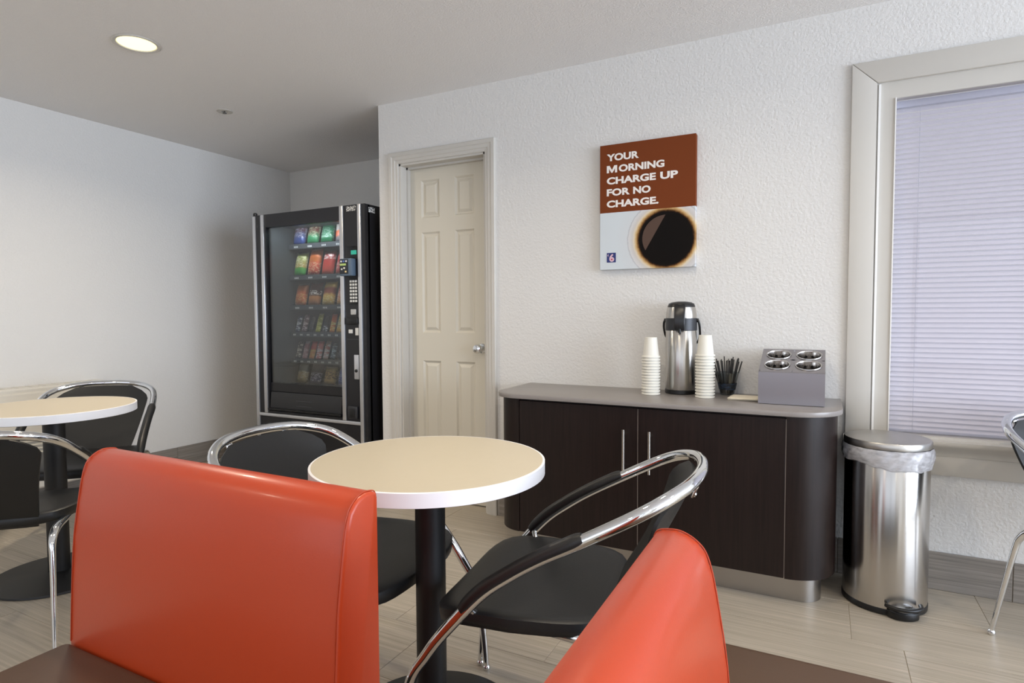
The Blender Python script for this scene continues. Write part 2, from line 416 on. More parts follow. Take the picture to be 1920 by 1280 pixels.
bl = thing('window_blind', 'closed white aluminium mini blind behind the window glass', 'blind', (0, YB+.062, 0))
def slat_mat():
    t = NT('blind_slat'); t.b.inputs['Base Color'].default_value = lin('f6f6f8'); t.b.inputs['Roughness'].default_value = .45
    tl_ = t.n('ShaderNodeBsdfTranslucent'); tl_.inputs[0].default_value = lin('ececf0')
    mx = t.n('ShaderNodeMixShader'); mx.inputs[0].default_value = .12
    t.l(t.b.outputs[0], mx.inputs[1]); t.l(tl_.outputs[0], mx.inputs[2]); t.l(mx.outputs[0], t.out.inputs['Surface']); return t.m
SLAT = slat_mat()
bxa, bxb = WX0+fr+.008, WX1-fr-.008
box('headrail', (bxa, bxb, -.012, .014, WZ1-fr-.03, WZ1-fr-.002), pbr('headrail', 'd8dde6', .4), bl, bevel=.002)
nsl = 65; zt0, zb0 = WZ1-fr-.042, .655
bm = bmesh.new(); pv = []
for k in range(5):
    t_ = (k/4-.5); a_ = R(51)
    yy, zz = t_*.026*math.cos(a_), t_*.026*math.sin(a_)
    bow = .0042*(1-4*t_*t_)
    pv.append([bm.verts.new((x, -yy*-1-bow*math.sin(a_), zz+bow*math.cos(a_)*-1)) for x in (bxa, bxb)])
for a, b in zip(pv, pv[1:]): bm.faces.new((a[0], a[1], b[1], b[0]))
slm = bpy.data.meshes.new('slat'); bm.to_mesh(slm); bm.free(); slm.materials.append(SLAT)
slm.polygons.foreach_set('use_smooth', [True]*len(slm.polygons))
for k in range(nsl): link('slat', slm, None, bl, loc=(0, 0, zt0+(zb0-zt0)*k/(nsl-1)))
box('bottom_rail', (bxa, bxb, -.010, .010, .636, .648), pbr('headrail', 'd8dde6', .4), bl, bevel=.002)
for x in (bxa+.085, bxa+.46, bxb-.46, bxb-.085):
    tube('ladder_cord', [(x, -.0125, .64), (x, -.0125, WZ1-fr-.03)], .0009, pbr('cord', 'cfd2d8', .7), bl, 6)

# ------------------------------------------------------------------ recessed lamps and sprinkler
LENS = pbr('lamp_lens', 'fff3c8', .4, emit=('fff0a8', 1.7))
def can(x, y, label, k=1.0):
    t = thing('recessed_light', label, 'ceiling light', (x, y, H), group='recessed ceiling lamps')
    lathe('trim_ring', [(.082, -.001), (.100, -.001), (.101, -.004), (.096, -.007), (.084, -.005), (.082, -.001)], TRIM, t, 40)
    lathe('lens', [(0, -.0045), (.055, -.0042), (.0815, -.0015)], LENS, t, 40)
    l = bpy.data.lights.new('lamp', 'AREA'); l.shape = 'DISK'; l.size = .15; l.energy = LAMP_W*k; l.color = LAMP_COL; l.spread = R(155)
    o = bpy.data.objects.new('lamp', l); COL.objects.link(o); o.parent = t; o.location = (0, 0, -.011)
can(-2.894, 1.777, 'glowing round recessed ceiling lamp above the left table', 2.0)
for x, y, tx in ((-.50, 1.90, 'over the sideboard'), (-.75, 1.15, 'over the round table'), (1.25, 1.35, 'over the right-hand bench'), (-2.6, -.7, 'behind the camera at the left'), (-.4, -1.2, 'behind the camera at the middle'), (1.8, -1.2, 'behind the camera at the right'), (3.6, 1.2, 'near the side window'), (3.9, -1.2, 'by the far side window')):
    can(x, y, 'recessed ceiling lamp '+tx+', outside the view', .5 if 'sideboard' in tx else 1.0)
sp = thing('fire_sprinkler', 'small concealed fire sprinkler in the ceiling beyond the glowing lamp', 'sprinkler', (-3.363, 2.606, H))
lathe('escutcheon', [(.018, -.001), (.046, -.001), (.047, -.005), (.020, -.006), (.018, -.001)], TRIM, sp, 28)
lathe('sprinkler_head', [(0, -.016), (.012, -.016), (.012, -.013), (.004, -.012), (.004, -.001)], pbr('sprinkler_metal', '6c6a66', .3, .8), sp, 16)

# ------------------------------------------------------------------ wall heater unit on left wall
h = thing('wall_heater', 'white louvred wall heater behind the left table', 'heater', (XL, 1.70, 0))
HT = pbr('heater_paint', 'dcd8ce', .45)
hw = .60
prism('heater_cabinet', [(.001, .12), (.155, .12), (.165, .13), (.165, .655), (.155, .668), (.150, .690), (.13, .700), (.13, .715), (.12, .725), (.001, .725)], -hw, hw, HT, h, axis='y')
# prism axis y maps (a,b)->(x,z)
for k in range(11):
    z = .19+.024*k
    prism('louvre', [(.160, z), (.178, z+.004), (.178, z+.008), (.160, z+.018)], -hw+.05, hw-.05, HT, h, axis='y')
for k in range(16):
    y = -hw+.08+k*.07
    box('top_slat', (.02, .11, y, y+.05, .7255, .7275), HT, h)

# ------------------------------------------------------------------ vending machine
VX0, VX1, VY, VZ = -3.504, -2.513, 2.915, 1.83
v = thing('vending_machine', 'black glass-fronted snack vending machine with silver trim beside the door', 'vending machine', (VX0, VY, 0))
def VXp(x): return x-VX0
VW = VX1-VX0
gx0, gx1, gz0, gz1 = VXp(-3.383), VXp(-2.716), .682, 1.742
dep = .87
boxes('cabinet_shell', [(0, .012, .03, dep, .05, VZ), (VW-.012, VW, .03, dep, .05, VZ), (.012, VW-.012, dep-.012, dep, .05, VZ), (.012, VW-.012, .03, dep-.012, VZ-.012, VZ), (.012, VW-.012, .03, dep-.012, .05, .062)], VBLACK, v)
for x in (.06, VW-.06):
    for y in (.10, dep-.08): lathe('levelling_foot', [(0, 0), (.028, 0), (.028, .012), (.014, .018), (.014, .052), (0, .052)], BLACKP, v, 16, (x, y, 0))
# door front
boxes('front_door', [(0, gx0, 0, .045, .05, VZ), (gx0, gx1, 0, .045, gz1, VZ), (gx0, gx1, 0, .045, .05, .49), (gx1, VW, 0, .045, .05, VZ), (gx0, gx1, .012, .045, .625, gz0)], VBLACK, v)
# interior box
boxes('product_chamber', [(gx0-.015, gx0-.005, .046, .70, gz0-.06, gz1+.03), (gx1+.005, gx1+.015, .046, .70, gz0-.06, gz1+.03), (gx0-.005, gx1+.005, .69, .70, gz0-.06, gz1+.03), (gx0-.005, gx1+.005, .046, .69, gz1+.02, gz1+.03), (gx0-.005, gx1+.005, .046, .69, gz0-.06, gz0-.05)], VIN, v)
box('glass_pane', (gx0, gx1, .016, .021, gz0, gz1), VGLASS, v)
# silver trims
def vtrim(x0, x1, z0, z1, y0=-.010): return box('silver_trim', (x0, x1, y0, .001, z0, z1), VSILVER, v, bevel=.003)
vtrim(.004, .030, .052, VZ-.006); vtrim(.082, .110, .475, VZ-.002)
vtrim(VXp(-2.713), VXp(-2.684), .475, VZ-.001); vtrim(VXp(-2.567), VXp(-2.541), .052, VZ-.001)
vtrim(.030, VXp(-2.567), .452, .473)
lathe('hinge_cap', [(0, 0), (.014, 0), (.014, .014), (.008, .020), (0, .020)], BLACKP, v, 16, (.014, .01, VZ))
# delivery flap
dz0, dz1 = .500, .622
prism('delivery_flap', [(-.004, dz0+.02), (.006, dz1-.004), (.012, dz1), (.012, dz0), (-.002, dz0+.008)], gx0+.012, gx1-.012, pbr('flap_black', '26272a', .4), v, axis='x')
prism('flap_lip', [(-.016, dz0-.002), (-.016, dz0+.010), (.0, dz0+.014), (.0, dz0-.002)], gx0+.004, gx1-.004, BLACKP, v, axis='x')
boxes('flap_notice', [(gx0+.255, gx0+.400, -.0045, -.0035, dz0+.036, dz0+.039), (gx0+.255, gx0+.400, -.0025, -.0015, dz0+.070, dz0+.073)], pbr('flap_grey', '4a4b4e', .5), v)
# lamp inside
lv = bpy.data.lights.new('chamber_lamp', 'AREA'); lv.shape = 'RECTANGLE'; lv.size = .55; lv.size_y = .03; lv.energy = 2.6; lv.color = (.93, .97, 1)
lo = bpy.data.objects.new('chamber_lamp', lv); COL.objects.link(lo); lo.parent = v; lo.location = ((gx0+gx1)/2, .06, gz1+.012); lo.rotation_euler = (R(18), 0, 0)
# control column parts
def vp(name, x0, x1, z0, z1, mat, y0=-.006, parent=None, bevel=.0015): return box(name, (VXp(x0), VXp(x1), y0, .0005, z0, z1), mat, parent or v, bevel=bevel)
def scribble(name, c1, c2, sc):
    t = NT(name); f = t.noise(t.coords((1, 1, 2.2)), sc, 3, .7)
    t.l(t.ramp(f, [(.47, c1), (.53, c2)]), t.b.inputs['Base Color']); t.b.inputs['Roughness'].default_value = .5; return t.m
STK = scribble('notice_sticker', '2a2a2c', 'd8d8d4', 90)
tag(vp('notice_sticker', -2.660, -2.582, 1.792, 1.822, STK, -.0016, bevel=0), 'white printed notice at the top of the control column')
box('side_sticker', (VW, VW+.001, .036, .095, 1.782, 1.815), STK, v)
vp('display_bezel', -2.668, -2.572, 1.490, 1.575, pbr('bezel', '0b0c10', .2), -.004)
vp('display', -2.625, -2.580, 1.522, 1.548, pbr('display_green', '0c3a34', .3, emit=('38c8a8', .6)), -.0055)
rd = vp('card_reader', -2.684, -2.588, 1.388, 1.496, pbr('reader_blue_grey', '56687a', .4), -.045, bevel=.006)
box('reader_face', (VXp(-2.680), VXp(-2.612), -.047, -.0448, 1.400, 1.490), pbr('reader_face', '20242a', .4), rd)
box('reader_screen', (VXp(-2.676), VXp(-2.628), -.0485, -.0468, 1.452, 1.464), pbr('reader_screen', '9fb46a', .4, emit=('a8c070', .25)), rd)
for i, (xx, zz, cc) in enumerate(((-2.672, 1.478, 'd8d8dc'), (-2.652, 1.478, '5c74b8'), (-2.632, 1.478, 'd8d8dc'), (-2.668, 1.430, 'c9c9c4'), (-2.648, 1.436, 'e8e4d4'), (-2.636, 1.414, 'e0c890'))):
    box('reader_key', (VXp(xx), VXp(xx)+.012, -.0490, -.0468, zz-.005, zz+.005), pbr('rk'+cc, cc, .4), rd)
kp = vp('keypad', -2.648, -2.570, 1.212, 1.378, BLACKP, -.003)
KEY = pbr('key_white', 'd6d6d2', .4)
for i in range(3):
    for j in range(7):
        xx = VXp(-2.636)+i*.021; zz = 1.226+j*.0205
        box('key', (xx, xx+.014, -.0075, -.003, zz, zz+.013), KEY, kp)
vp('coin_slot', -2.634, -2.590, 1.146, 1.182, pbr('coin_silver', 'c4c4c2', .3, .6), -.008, bevel=.004)
vp('bill_slot', -2.660, -2.572, 1.085, 1.130, BLACKP, -.018, bevel=.006)
vp('bill_label', -2.657, -2.624, 1.030, 1.054, KEY, -.003)
vp('bill_label', -2.602, -2.576, 1.018, 1.064, KEY, -.003)
vp('control_seam', -2.672, -2.572, .990, .994, pbr('seam', '3c3c40', .4), -.002, bevel=0)
lk = vp('lock_plate', -2.612, -2.574, .742, .896, VSILVER, -.008, bevel=.003)
lathe('lock', [(0, 0), (.010, 0), (.010, .006), (.006, .008), (0, .008)], BLACKP, lk, 14, (VXp(-2.593), -.008, .795), (R(90), 0, 0))
cc = vp('coin_return', -2.668, -2.588, .488, .570, pbr('flap_black', '26272a', .4), -.014, bevel=.008)
box('return_door', (VXp(-2.650), VXp(-2.606), -.016, -.013, .498, .552), BLACKP, cc, bevel=.003)
# shelves, price tags, coils
shelf_z = [1.641, 1.423, 1.213, 1.023, .834, .659]
SH = pbr('shelf_grey', '4b5054', .5); PT = pbr('price_tag', 'dfe0dc', .5); COIL = pbr('coil_wire', '2c2e30', .35, .7)
coils = {}
def coil_mesh(rad, turns):
    k = (rad, turns)
    if k not in coils:
        bm = bmesh.new(); pts = []
        for i in range(turns*10+1):
            a = 2*PI*i/10; pts.append((rad*math.sin(a), i*.30/(turns*10), rad-rad*math.cos(a)))
        tube_bm(bm, pts, .0022, 4); me = bpy.data.meshes.new('coil'); bm.to_mesh(me); bm.free(); me.materials.append(COIL); coils[k] = me
    return coils[k]
SLOT = {}
for ri, z in enumerate(shelf_z):
    sh = boxes('shelf', [(gx0+.003, gx1-.001, .205, .66, z-.006, z), (gx0+.003, gx1-.001, .198, .205, z-.030, z+.004)], SH, v)
    n = 10 if ri in (3, 4) else 5
    for k in range(n):
        xc = gx0+.006+(gx1-gx0-.010)*(k+.5)/n; SLOT[(ri, k)] = (xc+VX0, VY+.222, z)
        for q in ((-.018, -.004, .010) if n == 5 else (-.010, .004)):
            box('price_tag', (xc+q, xc+q+(.009), .1968, .1981, z-.022, z-.010), PT, sh)
        if n == 5 or k % 1 == 0:
            link('coil', coil_mesh(.044 if n == 5 else .022, 7), None, sh, True, loc=(xc, .235, z+.004))

# snacks: every packet a thing of its own
def packet_mat(name, stops, art=None):
    t = NT(name); tc = t.n('ShaderNodeTexCoord'); sp_ = t.n('ShaderNodeSeparateXYZ'); t.l(tc.outputs['Generated'], sp_.inputs[0])
    nf = t.noise(t.coords((14, 14, 14)), 2.4, 2)
    ad = t.n('ShaderNodeMath', operation='MULTIPLY_ADD'); ad.inputs[1].default_value = .16; t.l(nf, ad.inputs[0]); 
    sb = t.n('ShaderNodeMath', operation='SUBTRACT'); sb.inputs[1].default_value = .08
    t.l(sp_.outputs[2], ad.inputs[2]); t.l(ad.outputs[0], sb.inputs[0])
    base = t.ramp(sb.outputs[0], stops)
    if art:
        c1, lo_, hi_ = art
        nn = t.noise(t.coords((30, 30, 55)), 1.6, 3, .7)
        m1 = t.ramp(nn, [(.50, '000000'), (.54, 'ffffff')])
        band = t.ramp(sp_.outputs[2], [(0, '000000'), (max(lo_-.02, .001), '000000'), (lo_, 'ffffff'), (hi_, 'ffffff'), (min(hi_+.02, .999), '000000')])
        mu = t.n('ShaderNodeMixRGB', blend_type='MULTIPLY'); mu.inputs[0].default_value = 1; t.l(m1, mu.inputs[1]); t.l(band, mu.inputs[2])
        mx = t.n('ShaderNodeMixRGB'); t.l(mu.outputs[0], mx.inputs[0]); t.l(base, mx.inputs[1]); mx.inputs[2].default_value = lin(c1); base = mx.outputs[0]
    t.l(base, t.b.inputs['Base Color']); t.b.inputs['Roughness'].default_value = .28; t.b.inputs['Metallic'].default_value = .1
    return t.m
def packet(label, slot, wd, ht, thk, mat, lean=14, cat='snack bag', group=None):
    nu, nv = 8, 10
    x, y, z = SLOT[slot]
    bm = bmesh.new(); F = []; B = []
    for i in range(nu+1):
        rf, rb = [], []
        for j in range(nv+1):
            a, b = i/nu*2-1, j/nv*2-1
            e = max(0, (1-abs(a)**2.6))**.5*max(0, (1-abs(b)**3.2))**.6
            pinch = 1-.05*(1-abs(b))*abs(a)
            zz = (j/nv)*ht
            px = a*wd/2*pinch
            rf.append(bm.verts.new((px, -thk/2*e, zz)))
            rb.append(bm.verts.new((px, thk/2*e, zz)) if 0 < i < nu and 0 < j < nv else rf[-1])
        F.append(rf); B.append(rb)
    for i in range(nu):
        for j in range(nv):
            bm.faces.new((F[i][j], F[i+1][j], F[i+1][j+1], F[i][j+1]))
            q = (B[i][j], B[i][j+1], B[i+1][j+1], B[i+1][j])
            if len(set(q)) == 4 and set(q) != set((F[i][j], F[i+1][j], F[i+1][j+1], F[i][j+1])): bm.faces.new(q)
    o = from_bm(bm, 'snack_packet' if cat == 'snack bag' else 'snack_bar', mat, None, True, (x, y+thk/2*.2, z+.001), (R(-lean), 0, R(random.uniform(-4, 4))))
    tag(o, label, cat, group)
P = packet_mat
G1 = 'snack packets in the vending machine'
R1 = 'in the top row of the vending machine'
packet('blue and maroon snack bag '+R1, (0, 0), .118, .165, .05, P('pk1', [(0, '2d4c9a'), (.45, '54628f'), (.6, '6d3b45'), (1, '7a4a4c')], ('b9b4c8', .3, .7)), group=G1)
packet('green snack bag with red top '+R1, (0, 1), .116, .160, .05, P('pk2', [(0, '2f8a55'), (.35, '3d9a62'), (.55, '8a4038'), (1, '70423a')], ('c6c8a8', .3, .75)), group=G1)
packet('dark green snack bag '+R1, (0, 2), .116, .168, .05, P('pk3', [(0, '1d7a4c'), (.5, '2a8d5c'), (.75, '3c6a50'), (1, '7a5046')], ('a8c8b4', .2, .6)), group=G1)
packet('white and orange snack bag '+R1, (0, 3), .108, .172, .045, P('pk4', [(0, '8a8a92'), (.18, '9a8a88'), (.22, 'd85a2a'), (.42, 'e46a34'), (.46, 'e8e2da'), (.92, 'efe9e2'), (.95, 'c84a2a')], ('d6c8bc', .5, .9)), 8, group=G1)
R2 = 'in the second row of the vending machine'
packet('green and yellow snack bag '+R2, (1, 0), .112, .172, .05, P('pk6', [(0, '2fae4c'), (.28, '5cb04c'), (.36, 'c8a04a'), (.6, 'b8b868'), (1, 'a8c070')], ('e8e0b0', .35, .8)), group=G1)
packet('tall orange and red snack bag '+R2, (1, 1), .118, .192, .05, P('pk7', [(0, 'c8442c'), (.4, 'd85034'), (.55, 'd87838'), (1, 'e07038')], ('f0b890', .05, .45)), group=G1)
packet('red snack bag with pale print '+R2, (1, 2), .116, .175, .05, P('pk8', [(0, 'd05440'), (.5, 'c84038'), (.8, '983434'), (1, '8a3030')], ('e8d0c8', .62, .82)), group=G1)
packet('red snack bag beside the silver strip '+R2, (1, 3), .116, .160, .05, P('pk9', [(0, 'c04a40'), (.6, 'b04038'), (1, '84302e')], ('e0c0b8', .2, .5)), group=G1)
R3 = 'in the third row of the vending machine'
packet('orange crisp bag '+R3, (2, 0), .116, .160, .05, P('pk11', [(0, 'd8763c'), (.5, 'd06030'), (.85, 'c8783c'), (1, '8a8878')], ('ecb070', .05, .5)), group=G1)
packet('brown snack bag with white lettering '+R3, (2, 1), .116, .165, .05, P('pk12', [(0, 'b87848'), (.35, 'c88448'), (.42, '4a2c26'), (.75, '5a3028'), (1, '8a4a34')], ('ece4d8', .45, .62)), group=G1)
packet('yellow snack bag with red band '+R3, (2, 2), .120, .170, .05, P('pk13', [(0, 'dcb050'), (.4, 'e0b458'), (.5, '9a4a38'), (.68, 'a85038'), (.78, 'e0b850'), (1, 'e8c45c')], ('f0d898', .05, .35)), group=G1)
packet('pink and yellow snack bag beside the strip '+R3, (2, 3), .112, .150, .05, P('pk14', [(0, 'e0b060'), (.4, 'd88060'), (1, 'b8606c')], ('ecd0b8', .2, .7)), group=G1)
R4 = 'in the fourth row of the vending machine'
for k, (nm, st, art, wd, ht) in enumerate((
    ('white and navy', [(0, '2a3450'), (1, '3a4a68')], ('e8ecf0', .1, .9), .040, .125),
    ('pale pink', [(0, '5a4048'), (1, '8a6468')], ('e8d0d0', .1, .9), .044, .132),
    ('charcoal', [(0, '26282c'), (1, '34363a')], ('585c60', .2, .8), .040, .115),
    ('lime yellow', [(0, 'b8b840'), (1, 'a0a038')], ('ecec90', .1, .8), .048, .138),
    ('black and white', [(0, '202224'), (1, '30343a')], ('e0e4e8', .05, .4), .042, .118),
    ('orange', [(0, 'e08838'), (.7, 'd86a34'), (1, 'c04a30')], ('f4d888', .1, .6), .046, .136),
    ('golden yellow', [(0, 'e0a840'), (.6, 'd8b048'), (1, 'c8b840')], ('f4ecc0', .2, .8), .056, .140),
    )):
    packet(nm+' wrapped snack bar '+R4, (3, k), wd, ht, .022, P('bar4_%d' % k, st, art), 18, 'snack bar', 'snack bars in the vending machine')
R5 = 'in the fifth row of the vending machine'
for k, (nm, st, art, wd, ht) in enumerate((
    ('dark brown and cream', [(0, '3a2a24'), (1, '4a362c')], ('ece0cc', .05, .95), .046, .128),
    ('dusty pink', [(0, 'b88080'), (.8, 'a06060'), (1, 'e0d0d0')], ('d8b0b0', .1, .7), .046, .130),
    ('orange and red', [(0, 'e08838'), (.45, 'd87a38'), (.6, 'd04830'), (1, 'd85034')], ('e8b048', .1, .5), .054, .130),
    ('red and white', [(0, 'd05048'), (.5, 'd88078'), (1, 'c84840')], ('f0dcd8', .05, .7), .052, .132),
    ('tan topped', [(0, 'd8c0b8'), (.5, 'c05a50'), (1, 'b89870')], ('f0e8e0', .1, .9), .048, .136),
    ('slate blue', [(0, '4a5a6a'), (1, '3a5058')], ('b8c8d0', .1, .8), .042, .120),
    ('graphite', [(0, '2c3034'), (1, '3a3e44')], ('6a7078', .1, .6), .040, .110),
    )):
    packet(nm+' wrapped snack bar '+R5, (4, k), wd, ht, .022, P('bar5_%d' % k, st, art), 18, 'snack bar', 'snack bars in the vending machine')
R6 = 'in the bottom row of the vending machine'
packet('cream biscuit bag '+R6, (5, 0), .100, .140, .05, P('pk61', [(0, '8a7858'), (.3, 'd0b078'), (.5, 'c8b080'), (.62, '8a8478'), (1, 'a8a498')], ('e8dcc0', .2, .6)), group=G1)
packet('silver and purple snack bag '+R6, (5, 1), .104, .150, .05, P('pk62', [(0, '4a4878'), (.4, '38343c'), (.65, '403c40'), (1, '8a8684')], ('d0c8d8', .1, .5)), group=G1)
packet('round tan cookie bag '+R6, (5, 2), .112, .125, .05, P('pk63', [(0, '6a4028'), (.2, 'd0a868'), (.6, 'd8b070'), (1, 'a08858')], ('5a4028', .3, .8)), group=G1)
packet('bright blue snack bag '+R6, (5, 3), .108, .125, .05, P('pk64', [(0, '2a4a9a'), (.5, '3a66c0'), (1, '5078b8')], ('a8c0e8', .2, .6)), group=G1)

# ------------------------------------------------------------------ sideboard cabinet and worktop
cb = thing('sideboard_cabinet', 'dark wenge sideboard cabinet with rounded ends and two doors', 'cabinet', (0, YB, 0))
cy = 2.53-YB     # front plane in local y
cx0, cx1 = -1.402, .062
cz0, cz1 = .113, .7495
prism('cabinet_body', rrect(cx0, cx1, cy+.0195, -.014, [.115, .155, .01, .01], 12, (1, 1, 0, 0)), cz0, cz1, WENGE, cb)
# curved end panels
def endpanel(x_in, x_out, r, side):
    pts = []; n = 14
    ox = x_out-side*r
    out = [(x_in, cy)]+[(ox+side*r*math.sin(R(90*i/n)), cy+r-r*math.cos(R(90*i/n))) for i in range(n+1)]+[(x_out, -.014)]
    t_ = .018
    inn = [(x_out-side*t_, -.014)]+[(ox+side*(r-t_)*math.sin(R(90*i/n)), cy+r-(r-t_)*math.cos(R(90*i/n))) for i in range(n, -1, -1)]+[(x_in, cy+t_)]
    return prism('end_panel', out+inn, cz0, cz1-.0005, WENGE, cb)
endpanel(-1.2665, cx0, .135, -1); endpanel(-.1145, cx1, .176, 1)
for (xa, xb, hx) in ((-1.2635, -.6975, -.751), (-.6945, -.1175, -.639)):
    dd = box('cabinet_door', (xa, xb, cy, cy+.018, cz0+.001, cz1-.009), WENGE, cb, bevel=.0012, seg=1)
    hb = bmesh.new(); tube_bm(hb, [(hx, cy-.032, .468), (hx, cy-.032, .650)], .006, 14)
    for zz in (.490, .628): tube_bm(hb, [(hx, cy-.032, zz), (hx, cy+.001, zz)], .0042, 10)
    ho = auto_smooth(from_bm(hb, 'bar_handle', pbr('handle_nickel', 'd8d4cc', .2, 1), dd), 50); tag(ho, 'brushed nickel vertical bar handle')
for xx in (-.696, -.1160): box('edge_strip', (xx-.0007, xx+.0007, cy-.0002, cy+.010, cz0+.004, cz1-.012), pbr('edge_tape', '8d8076', .5), cb)
prism('toe_kick', rrect(cx0+.10, .014, 2.603-YB, -.02, [.075, .085, .01, .01], 12, (1, 1, 0, 0)), 0.0008, cz0+.001, STEELD, cb)
ct = thing('worktop', 'grey laminate worktop with rounded front corners on the sideboard', 'worktop', (0, YB, .750))
prism('worktop_slab', rrect(-1.420, .079, 2.513-YB, -.001, [.135, .180, .01, .01], 14, (1, 1, 0, 0)), 0, .020, COUNTER, ct, bevel=.0025)
CT = .770

# ------------------------------------------------------------------ things on the worktop
def cup_stack(cx, cy_, n, lab_top, lab, grp):
    prof = [(.0375, .0), (.0420, .0008), (.0428, .003), (.0426, .0065), (.0410, .0085), (.0372, .0088), (.0275, .0935), (.0265, .0945), (0, .0945)]
    pitch_ = .0132; me = None
    for k in range(n):
        jx, jy = random.uniform(-.0008, .0008), random.uniform(-.0008, .0008)
        z = CT+k*pitch_
        if me is None:
            o = lathe('foam_cup', prof, FOAM, None, 36, (cx+jx, cy_+jy, z)); me = o.data
        else: o = link('foam_cup', me, None, None, loc=(cx+jx, cy_+jy, z))
        tag(o, lab_top if k == n-1 else lab, 'cup', grp)
cup_stack(-.706, 2.788, 14, 'topmost upturned white foam cup in the stack left of the coffee airpot', 'upturned white foam cup nested below the top in the stack left of the airpot', 'foam cups left of the airpot')
cup_stack(-.462, 2.786, 15, 'topmost upturned white foam cup in the stack right of the coffee airpot', 'upturned white foam cup nested below the top in the stack right of the airpot', 'foam cups right of the airpot')

ap = thing('airpot', 'tall stainless steel coffee airpot with black pump lid', 'airpot', (-.590, 2.892, CT))
lathe('base_ring', [(0, 0), (.069, 0), (.072, .003), (.072, .018), (.069, .020)], BLACKP, ap, 48)
lathe('steel_body', [(.069, .019), (.0705, .022), (.0705, .296), (.069, .298), (.06, .299)], STEEL, ap, 56)
lathe('collar', [(.0705, .296), (.0725, .298), (.0725, .352), (.0705, .354)], pbr('collar_black', '23262c', .4), ap, 48)
lathe('steel_shoulder', [(.0705, .352), (.0702, .356), (.0690, .375), (.0655, .398), (.0635, .405), (.05, .405)], STEEL, ap, 56)
lathe('pump_lid', [(.0632, .404), (.0625, .410), (.058, .421), (.045, .428), (.02, .4315), (0, .432)], BLACKP, ap, 48)
sd = R(-62)  # spout faces the room, towards the camera
def lr(a, b): return (math.cos(sd)*a-math.sin(sd)*b, math.sin(sd)*a+math.cos(sd)*b)
spt = prism('spout', [(.040, .421), (.060, .418), (.076, .400), (.088, .370), (.092, .335), (.086, .300), (.078, .297), (.066, .300), (.060, .36)], -.024, .024, pbr('spout_black', '17181a', .32), ap, axis='y', bevel=.005, seg=3)
spt.rotation_euler = (0, 0, R(-84))
lathe('spout_nozzle', [(0, -.012), (.007, -.012), (.008, .006), (0, .006)], BLACKP, ap, 14, (.0805*math.cos(R(-84)), .0805*math.sin(R(-84)), .299))
bail = bmesh.new()
side = [(.0745, .0, .345), (.081, .001, .332), (.083, .012, .300), (.078, .038, .262), (.055, .068, .232), (0, .084, .222)]
full = side+[(-x, y, z) for x, y, z in side[:-1][::-1]]
tube_bm(bail, spline(full, 6), .0035, 8, squash=1.5); auto_smooth(from_bm(bail, 'carry_handle', BLACKP, ap), 50)
for s in (-1, 1): lathe('handle_pivot', [(0, 0), (.009, 0), (.009, .008), (0, .010)], BLACKP, ap, 14, (s*.0715, 0, .343), (0, s*R(90), 0))

sc = thing('stirrer_cup', 'clear plastic cup holding black stirrers beside the right cup stack', 'cup', (-.384, 2.915, CT))
lathe('cup_wall', [(.0, .001), (.030, .001), (.031, .003), (.0505, .100), (.0525, .102), (.0525, .1045), (.0495, .1045), (.0485, .099), (.0295, .0045), (0, .0045)], CLEARP, sc, 36)
prt = lathe('cup_print', [(.0365, .026), (.0427, .056)], scribble('cup_print', '26364c', '17191d', 60), sc, 36)
for k in range(26):
    a = 2*PI*k*.381966; rr = .024*math.sqrt((k+.5)/26)
    ln = random.uniform(.150, .172); tilt = rr/.024*R(19)+R(random.uniform(-2, 2))
    bm = bmesh.new(); tube_bm(bm, [(0, 0, 0), (0, 0, ln)], .0030, 6, squash=.7)
    o = from_bm(bm, 'coffee_stirrer', BLACKP, None, True, (-.384+rr*math.cos(a), 2.915+rr*math.sin(a), CT+.006+.002*random.random()))
    o.rotation_euler = Vector((math.sin(tilt)*math.cos(a), math.sin(tilt)*math.sin(a), math.cos(tilt))).to_track_quat('Z', 'Y').to_euler()
    tag(o, 'thin black plastic coffee stirrer standing in the clear cup', 'stirrer', 'black stirrers in the clear cup')
NAP = pbr('napkin_paper', 'ece2cc', .9, bump=(120, .3, .002))
for k in range(4):
    o = grid('napkin', lambda u, q, k=k: ((u-.5)*.125, (q-.5)*.135, .0010+.0008*math.sin(u*5+k)*math.sin(q*4+k*.7)), 8, 8, NAP, None, .0014, (-.300+.002*k, 2.812-.003*k, CT+.0010+k*.0022), (0, 0, R(3-2.2*k)))
    tag(o, 'topmost cream paper napkin of the small pile beside the condiment holder' if k == 3 else 'cream paper napkin under the topmost in the pile beside the condiment holder', 'napkin', 'napkins on the worktop')

ch = thing('condiment_holder', 'stainless steel condiment holder with four perforated round wells', 'condiment holder', (-.232, 2.690, CT))
hw_, hd, hf, hbk = .247, .240, .132, .215
SSH = pbr('holder_steel', '9a9699', .32, 1)
prism('holder_shell', [(0, .002), (0, hf), (.006, hf+.004), (.0075, hf+.0045), (.0075, .002)], 0, hw_, SSH, ch, axis='x')
boxes('holder_panel', [(.0, hw_, hd-.003, hd, .002, hbk)], SSH, ch)
for xx in (0, hw_-.002):
    prism('side_panel', [(.002, .002), (.002, hf), (.008, hf+.004), (hd, hbk), (hd, .002)], xx, xx+.002, SSH, ch, axis='x')
box('base_strip', (.004, hw_-.004, .004, hd-.004, 0, .003), BLACKP, ch)
